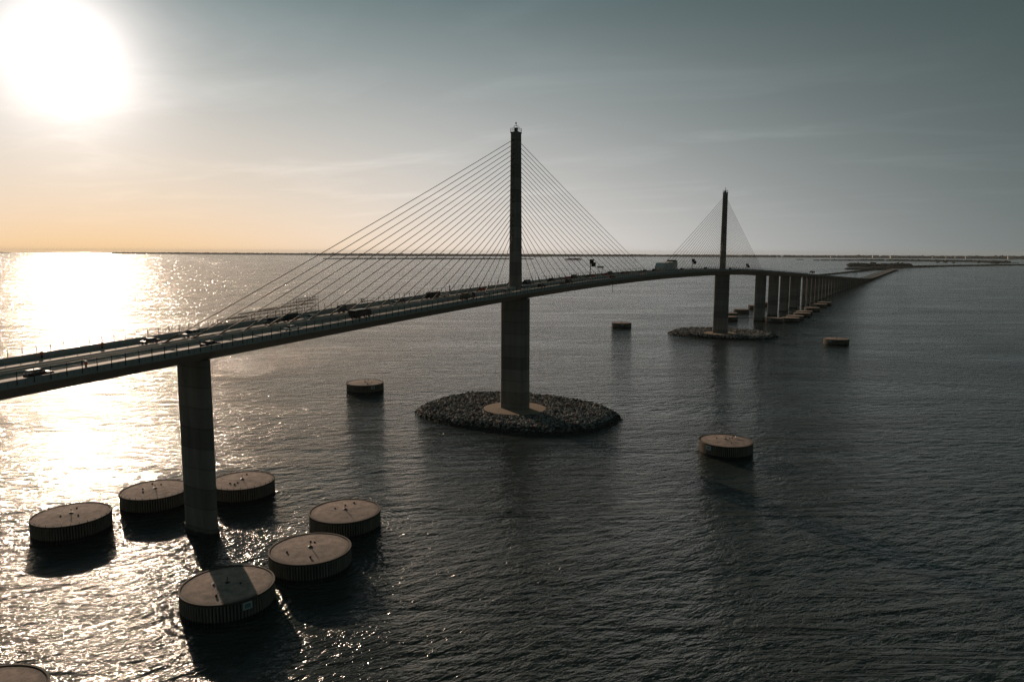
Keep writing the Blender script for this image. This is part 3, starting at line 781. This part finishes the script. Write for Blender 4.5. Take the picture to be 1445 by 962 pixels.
# scaffold on the far side of the deck
def scaffold():
    xa, xb, y = -146.5, -105.5, 15.4; root = tag(empty('scaffold', (xa, y, deck_z(xa))), 'long pipe scaffold rising in steps along the far parapet behind the left cables', 'scaffold')
    nb = 17; bx = (xb-xa)/nb; yy = (0.0, 1.4)
    def lift(i):
        return [1.9, 2.2, 2.7, 3.0, 3.1, 3.2, 3.4, 3.4, 3.5, 3.7, 4.0, 4.2, 4.9, 5.6, 5.7, 5.9, 5.9, 5.5][i]
    z0 = deck_z(xa)
    def zb(i): return deck_z(xa+bx*i)-z0
    mb = MB(); up_ = MB(); tube = MB.tube; pole = MB()
    pole.tube((0, 0, 0), (0, 0, 1), .05, 5); 
    for i in range(nb+1):
        for q in yy:
            p = MB(); p.tube((i*bx, q, zb(i)-1.2), (i*bx, q, zb(i)+.2+lift(i)), .07, 5); p.build('upright', M['darksteel'], root)
    for i in range(nb):
        tp = min(lift(i), lift(i+1))
        k = 0; z = 1.3
        p = MB()
        while z <= tp+.2:
            for q in yy: p.tube((i*bx, q, zb(i)+z), ((i+1)*bx, q, zb(i+1)+z), .05, 5)
            p.tube((i*bx, 0, zb(i)+z), (i*bx, 1.4, zb(i)+z), .04, 5)
            z += 1.0
        if i % 4 == 1: p.tube((i*bx, 0, zb(i)), ((i+1)*bx, 0, zb(i)+2.0), .035, 5)
        p.build('ledger', M['darksteel'], root)
    for i0, i1, z in ((0, 6, 1.0), (2, 5, 2.1), (4, 10, 3.0), (7, 16, 3.6), (6, 12, 1.15), (13, 17, 4.6)):
        p = MB(); p.add([(i0*bx, -.1, zb(i0)+z), (i1*bx, -.1, zb(i1)+z), (i1*bx, 1.5, zb(i1)+z), (i0*bx, 1.5, zb(i0)+z), (i0*bx, -.1, zb(i0)+z+.16), (i1*bx, -.1, zb(i1)+z+.16), (i1*bx, 1.5, zb(i1)+z+.16), (i0*bx, 1.5, zb(i0)+z+.16)],
                         [(3, 2, 1, 0), (4, 5, 6, 7), (0, 1, 5, 4), (1, 2, 6, 5), (2, 3, 7, 6), (3, 0, 4, 7)])
        p.build('deck_board', M['wood'], root)
scaffold()
# call boxes / drums
def callbox(x, y, lab, h=1.55):
    root = tag(empty('call_box', (x, y, deck_z(x)+.03)), lab, 'call box', 'small call boxes with pale tops on the left part of the deck')
    mb = MB(); mb.box(-.14, .14, -.14, .14, 0, h-.6); mb.build('pedestal', M['black'], root)
    mb = MB(); mb.box(-.3, .3, -.24, .24, h-.6, h); mb.build('cabinet', M['orange'], root)
    mb = MB(); mb.rings([[(-.36, -.3, h+.002), (.36, -.3, h+.002), (.36, .3, h+.002), (-.36, .3, h+.002)], [(-.15, -.12, h+.25), (.15, -.12, h+.25), (.15, .12, h+.25), (-.15, .12, h+.25)]]); mb.build('lid', M['white'], root)
callbox(-199.5, -13.2, 'orange call box on dark pedestal by the near parapet, right of the dark vehicle', 2.0)
callbox(-194.7, 12.9, 'leftmost small dark call box by the far parapet', 1.3)
callbox(-180.7, 12.9, 'second small dark call box by the far parapet, above the orange one', 1.3)
def cabinet(x, y, z, lab):
    root = tag(empty('inspection_basket', (x, y, z)), lab, 'lift basket')
    mb = MB(); mb.box(-.9, .9, -.6, .6, 0, .15)
    for a in (-.9, .9):
        for b in (-.6, .6): mb.tube((a, b, 0), (a, b, 1.1), .06, 5)
    for a, b in (((-.9, -.6), (.9, -.6)), ((.9, -.6), (.9, .6)), ((.9, .6), (-.9, .6)), ((-.9, .6), (-.9, -.6))): mb.tube((a[0], a[1], 1.1), (b[0], b[1], 1.1), .06, 5); mb.tube((a[0], a[1], .6), (b[0], b[1], .6), .05, 5)
    mb.build('basket', M['darksteel'], root)
    mb = MB(); mb.tube((0, 0, .1), (3.6, -1.6, .5), .16, 6); mb.tube((3.6, -1.6, .5), (4.2, -5.0, -1.5), .16, 6); mb.build('boom', M['white'], root)
cabinet(-85.0, 14.6, deck_z(-85)+1.5, 'dark inspection basket with pale boom at the far parapet, amid the left cables')
# equipment cabinet on the far side left of the pylon
def cab2():
    x = -30.0; root = tag(empty('utility_post', (x, 14.8, deck_z(x)+.9)), 'short thick dark post at the far parapet left of the near pylon', 'post')
    mb = MB(); mb.lathe([(.22, 0), (.22, 1.9), (.28, 1.95), (.28, 2.2), (.1, 2.3)], 10); mb.build('post', M['black'], root)
    mb = MB(); mb.box(-.3, .3, -.3, .3, -.1, .1); mb.build('base_plate', M['steel'], root)
cab2()
# drain pipe under the deck
mb = MB(); mb.tube((92, -9, deck_z(92)-7.6), (92, -9, deck_z(92)-.6), .12, 6); mb.build('drain_pipe', M['darksteel'], bridge)
# cones along the works
cone = empty('traffic_cone', (52, 2.6, deck_z(52)+.03)); CG = 'orange cones along the median works'
mb = MB(); mb.lathe([(.26, .03), (.05, .85), (.04, .86)], 10); mb.build('cone_body', M['orange'], cone)
mb = MB(); mb.box(-.3, .3, -.3, .3, 0, .05); mb.build('base_plate', M['black'], cone)
mb = MB(); mb.lathe([(.19, .32), (.145, .5), (.14, .5)], 10); mb.build('reflective_band', M['white'], cone)
ORD = ['nearest', 'second', 'third', 'fourth', 'fifth', 'sixth', 'seventh', 'eighth', 'ninth', 'tenth', 'eleventh', 'second last', 'farthest']
for i, x in enumerate(range(52, 200, 12)):
    c = cone if i == 0 else copy_tree(cone)
    c.location = (x, 2.6, deck_z(x)+.03)
    tag(c, f'orange traffic cone on the median between near pylon and crest, {ORD[i]} in its row', 'cone', CG)

# ------------------------------------------------------------------ far land
def land_strip(name, pts, width, h, kind_name='land', ragged=.25, tree_h=(8, 20), step=None, lab=None, trees=True, taper=False):
    """low land sheet along pts with a tree line of small lumps on it"""
    pts = [Vector((p[0], p[1], 0)) for p in pts]
    segs = []; tot = 0
    for a, b in zip(pts[:-1], pts[1:]): segs.append((a, b, tot, (b-a).length)); tot += (b-a).length
    def at(t):
        for a, b, s0, l in segs:
            if t <= s0+l+1e-6: return a.lerp(b, (t-s0)/l), (b-a).normalized()
        return pts[-1], (pts[-1]-pts[-2]).normalized()
    n_ = max(6, int(tot/max(width*.5, 60))); n_ = min(n_, 300); A = []; B = []; 
    rr = []
    for i in range(n_+1):
        t = tot*i/n_; p, dd = at(t); nrm = Vector((-dd.y, dd.x, 0))
        if nrm.dot(p-CAM) < 0: nrm = -nrm
        e = min(1.0, 4.0*min(i, n_-i)/n_+.05) if taper else 1.0
        j = 1+ragged*mnoise.noise(Vector((t*.003, width, 1)))
        q0 = p - nrm*width*.12*e*mnoise.noise(Vector((t*.004, 5, width)))
        rr.append([tuple(q0+Vector((0, 0, -1))), tuple(q0+nrm*2+Vector((0, 0, h))), tuple(q0+nrm*width*e*j+Vector((0, 0, h))), tuple(q0+nrm*(width*e*j+3)+Vector((0, 0, -1)))])
    mb = MB(); mb.rings(rr); o = mb.build(name, M['land']); tag(o, kind='structure')
    if trees:
        step = step or tree_h[1]*.9
        nn = int(tot/step)*2; P = np.zeros((nn, 3)); S = np.zeros((nn, 3)); keep = []
        for k in range(nn):
            t = tot*rng.random(); p, dd = at(t); nrm = Vector((-dd.y, dd.x, 0))
            if nrm.dot(p-CAM) < 0: nrm = -nrm
            g = .5+.5*mnoise.noise(Vector((t*.0016, 2.2, width)))
            i = t/tot; e = min(1.0, 4.0*min(i, 1-i)+.1) if taper else 1.0
            hh = (tree_h[0]+(tree_h[1]-tree_h[0])*g*rng.uniform(.5, 1.1))*(.4+.6*e)
            q = p+nrm*(width*e*rng.uniform(.1, .5))
            P[k] = (q.x, q.y, h+hh*.45); S[k] = (hh*rng.uniform(.8, 1.8), hh*rng.uniform(.8, 1.8), hh*.55)
        tr = blobs('tree_line', P, S, M['foliage'])
        tag(tr, lab or 'dark tree line on the distant shore', 'trees', kind='stuff')
    return o
land_strip('far_shore', [(10573, 18003), (10637, 14011), (10836, 10727), (12600, 6023), (12900, 4697), (13355, 2257), (13189, 562), (12638, -1258), (11800, -4200)], 900, 3, tree_h=(22, 42), step=16, lab='dark tree line along the far shore at the horizon')
land_strip('mid_shore', [(9400, 9500), (9700, 7600), (11300, 5900), (12700, 4500)], 250, 3, tree_h=(14, 22), lab='low tree line just in front of the far shore', taper=True)
land_strip('left_point', [(9000, 23500), (11455, 24495)], 400, 3, tree_h=(15, 30), lab='low wooded point at the far left horizon', taper=True)
land_strip('sand_bar', [(5100, 5150), (6601, 3567)], 120, 3, tree_h=(7, 11), step=6, lab='low scrub on the narrow bar left of the near pylon', taper=True)
land_strip('bird_islet', [(6328, 3064), (6333, 2887)], 120, 3, tree_h=(8, 13), step=5, lab='scrub on the small islet between the right cables', taper=True)
land_strip('key', [(9763, 5509), (10204, 5235)], 200, 2, tree_h=(4, 9), lab='scrub on the low key right of the near pylon', taper=True)
land_strip('long_key', [(7737, 927), (7986, 280), (7588, -433), (6900, -620), (6300, -560)], 140, 3, tree_h=(9, 15), step=7, lab='scrub along the long dark key at right', taper=True)
land_strip('rock_islet', [(8462, 1215), (8440, 1130)], 60, 2, tree_h=(3, 7), lab='scrub on a tiny islet left of the long key', taper=True)
# causeway
cw = [(3380, 20), (3700, 12), (4049, -60), (4675, -250), (5453, -640), (6600, -1500)]
land_strip('causeway', cw, 170, 4.0, tree_h=(2, 5), lab='low scrub along the causeway banks', step=12)
land_strip('causeway_spit', [(4220, 260), (4230, 130), (4180, 20), (4260, -60)], 160, 2.5, tree_h=(8, 20), lab='thick mangroves on the spit at the causeway bend', step=6)
land_strip('old_approach', [(2130, 185), (2757, 124), (3273, 72), (3560, 40)], 14, 3.2, tree_h=(1, 3), lab='scrub on the old approach embankment', step=12)
# single trees on the causeway
def tree(x, y, z, h, lab):
    root = tag(empty('coastal_tree', (x, y, z)), lab, 'tree', 'trees on the causeway')
    mb = MB(); mb.tube((0, 0, -.5), (h*.03, 0, h*.5), h*.05, 7, h*.03)
    for k in range(4):
        a = k*1.7; mb.tube((h*.02, 0, h*.35), (h*.3*math.cos(a), h*.3*math.sin(a), h*.65), h*.02, 5, h*.01)
    mb.build('trunk', M['bark'], root)
    n_ = 90; P = []; S = []
    for k in range(n_):
        a = rng.uniform(0, 6.28); r = h*.62*math.sqrt(rng.random()); zz = h*(.45+.5*rng.random()*math.sqrt(max(0, 1-(r/(h*.66))**2)))
        P.append((r*math.cos(a), r*math.sin(a), zz)); q = h*rng.uniform(.05, .11); S.append((q, q*rng.uniform(.7, 1.3), q*.7))
    blobs('crown', np.array(P), np.array(S), M['foliage'], root)
for x, y, h, lab in ((5560, -170, 17, 'spreading tree on the causeway, leftmost of the group right of the bend'), (5520, -215, 20, 'tallest tree of the group on the causeway right of the bend'), (5470, -262, 16, 'rounded tree closing the group on the causeway'),
                     (5590, -412, 19, 'lone tree standing midway along the causeway at right'), (5480, -480, 15, 'left tree of the pair near the right end of the causeway'), (5475, -505, 16, 'right tree of the pair near the right end of the causeway'),
                     (2300, 190, 14, 'low dark tree on the old approach bank behind the last piers'), (2960, 118, 13, 'small dark tree halfway along the old approach bank')):
    tree(x, y, 3, h, lab)
# distant buildings
def house(x, y, w, h, lab, m='building'):
    root = tag(empty('waterfront_building', (x, y, 2)), lab, 'building', 'buildings on the far right shore')
    az = math.atan2(y-CAM.y, x-CAM.x); root.rotation_euler = (0, 0, az+.2)
    mb = MB(); mb.box(-w*.3, w*.3, -w/2, w/2, 0, h); mb.build('wall', M[m], root)
    mb = MB(); mb.rings([[(-w*.33, -w*.53, h), (w*.33, -w*.53, h), (0, -w*.5, h*1.25)], [(-w*.33, w*.53, h), (w*.33, w*.53, h), (0, w*.5, h*1.25)]]); mb.build('roof', M['steel'], root)
    for k in range(4):
        for f in range(2):
            q = MB(); yy = -w*.38+k*w*.25; q.box(-w*.3-.3, -w*.3-.02, yy-w*.05, yy+w*.05, h*(.15+.45*f), h*(.4+.45*f)); q.build('window', M['glass'], root)
for i, (x, y, w, h, lab) in enumerate([(13050, 1350, 70, 22, 'pale building at the far shore left of the long key'), (12950, 700, 90, 34, 'tall building on the far shore above the left end of the long key'), (12900, 430, 110, 32, 'broad building on the far shore right of the tall one'),
        (12700, -120, 42, 26, 'bright narrow building above the causeway bend'), (12650, -300, 40, 22, 'pale building second from the bright narrow one'), (12600, -420, 46, 24, 'pale building third along above the causeway'),
        (12500, -560, 60, 28, 'bright building with sunlit wall right of the causeway bend'), (12350, -1080, 80, 34, 'tall grey block on the far shore at right'), (12000, -1700, 120, 30, 'wide block near the right edge of the far shore'), (11950, -1850, 80, 34, 'last tall block by the right edge of the far shore')]):
    house(x, y, w, h, lab)
def mast(x, y, h):
    root = tag(empty('radio_mast', (x, y, 2)), 'thin mast on the far shore just left of the near pylon', 'mast')
    mb = MB()
    for a in range(3):
        mb.tube((4*math.cos(a*2.1), 4*math.sin(a*2.1), 0), (0, 0, h), 1.6, 4, .8)
    mb.build('mast_leg', M['darksteel'], root)
    mb = MB(); mb.tube((0, 0, h-14), (0, 0, h-10), 5, 6); mb.build('platform', M['darksteel'], root)
mast(11900, 6880, 95)
# little boat at the far left
def boat(x, y):
    root = tag(empty('small_boat', (x, y, 0), .6), 'tiny dark boat alone in the glitter at the far left', 'boat')
    mb = MB(); rr = []
    for xx, w, zk in ((-7, 1.8, 0), (-3, 2.2, -.2), (3, 2.1, -.2), (6, 1.2, 0), (8.5, .1, .8)):
        rr.append([(xx, -w, 1.8+.08*abs(xx)), (xx, 0, zk-.5), (xx, w, 1.8+.08*abs(xx))])
    mb.rings(rr); mb.build('hull', M['black'], root)
    mb = MB(); mb.box(-3, 2.5, -1.4, 1.4, 1.9, 4.2); mb.build('wheelhouse', M['darksteel'], root)
    mb = MB(); mb.tube((0, 0, 4.2), (0, 0, 8.0), .12, 6); mb.build('mast', M['darksteel'], root)
boat(3735, 8074)
HAZE = 1.5e-5
if HAZE:
    mb = MB(); mb.box(-34500, 34500, -34500, 34500, -4, 134)
    hm = bpy.data.materials.new('haze_air'); hm.use_nodes = True; hm.node_tree.nodes.clear()
    ho = hm.node_tree.nodes.new('ShaderNodeOutputMaterial'); hv = hm.node_tree.nodes.new('ShaderNodeVolumePrincipled')
    hv.inputs['Color'].default_value = (.86, .90, .92, 1); hv.inputs['Density'].default_value = HAZE; hv.inputs['Anisotropy'].default_value = .2
    hm.node_tree.links.new(hv.outputs[0], ho.inputs['Volume'])
    hz = mb.build('haze', hm); tag(hz, 'thin evening haze over the whole bay', kind='stuff')
    SC.cycles.volume_bounces = 0
print('objects', len(bpy.data.objects))
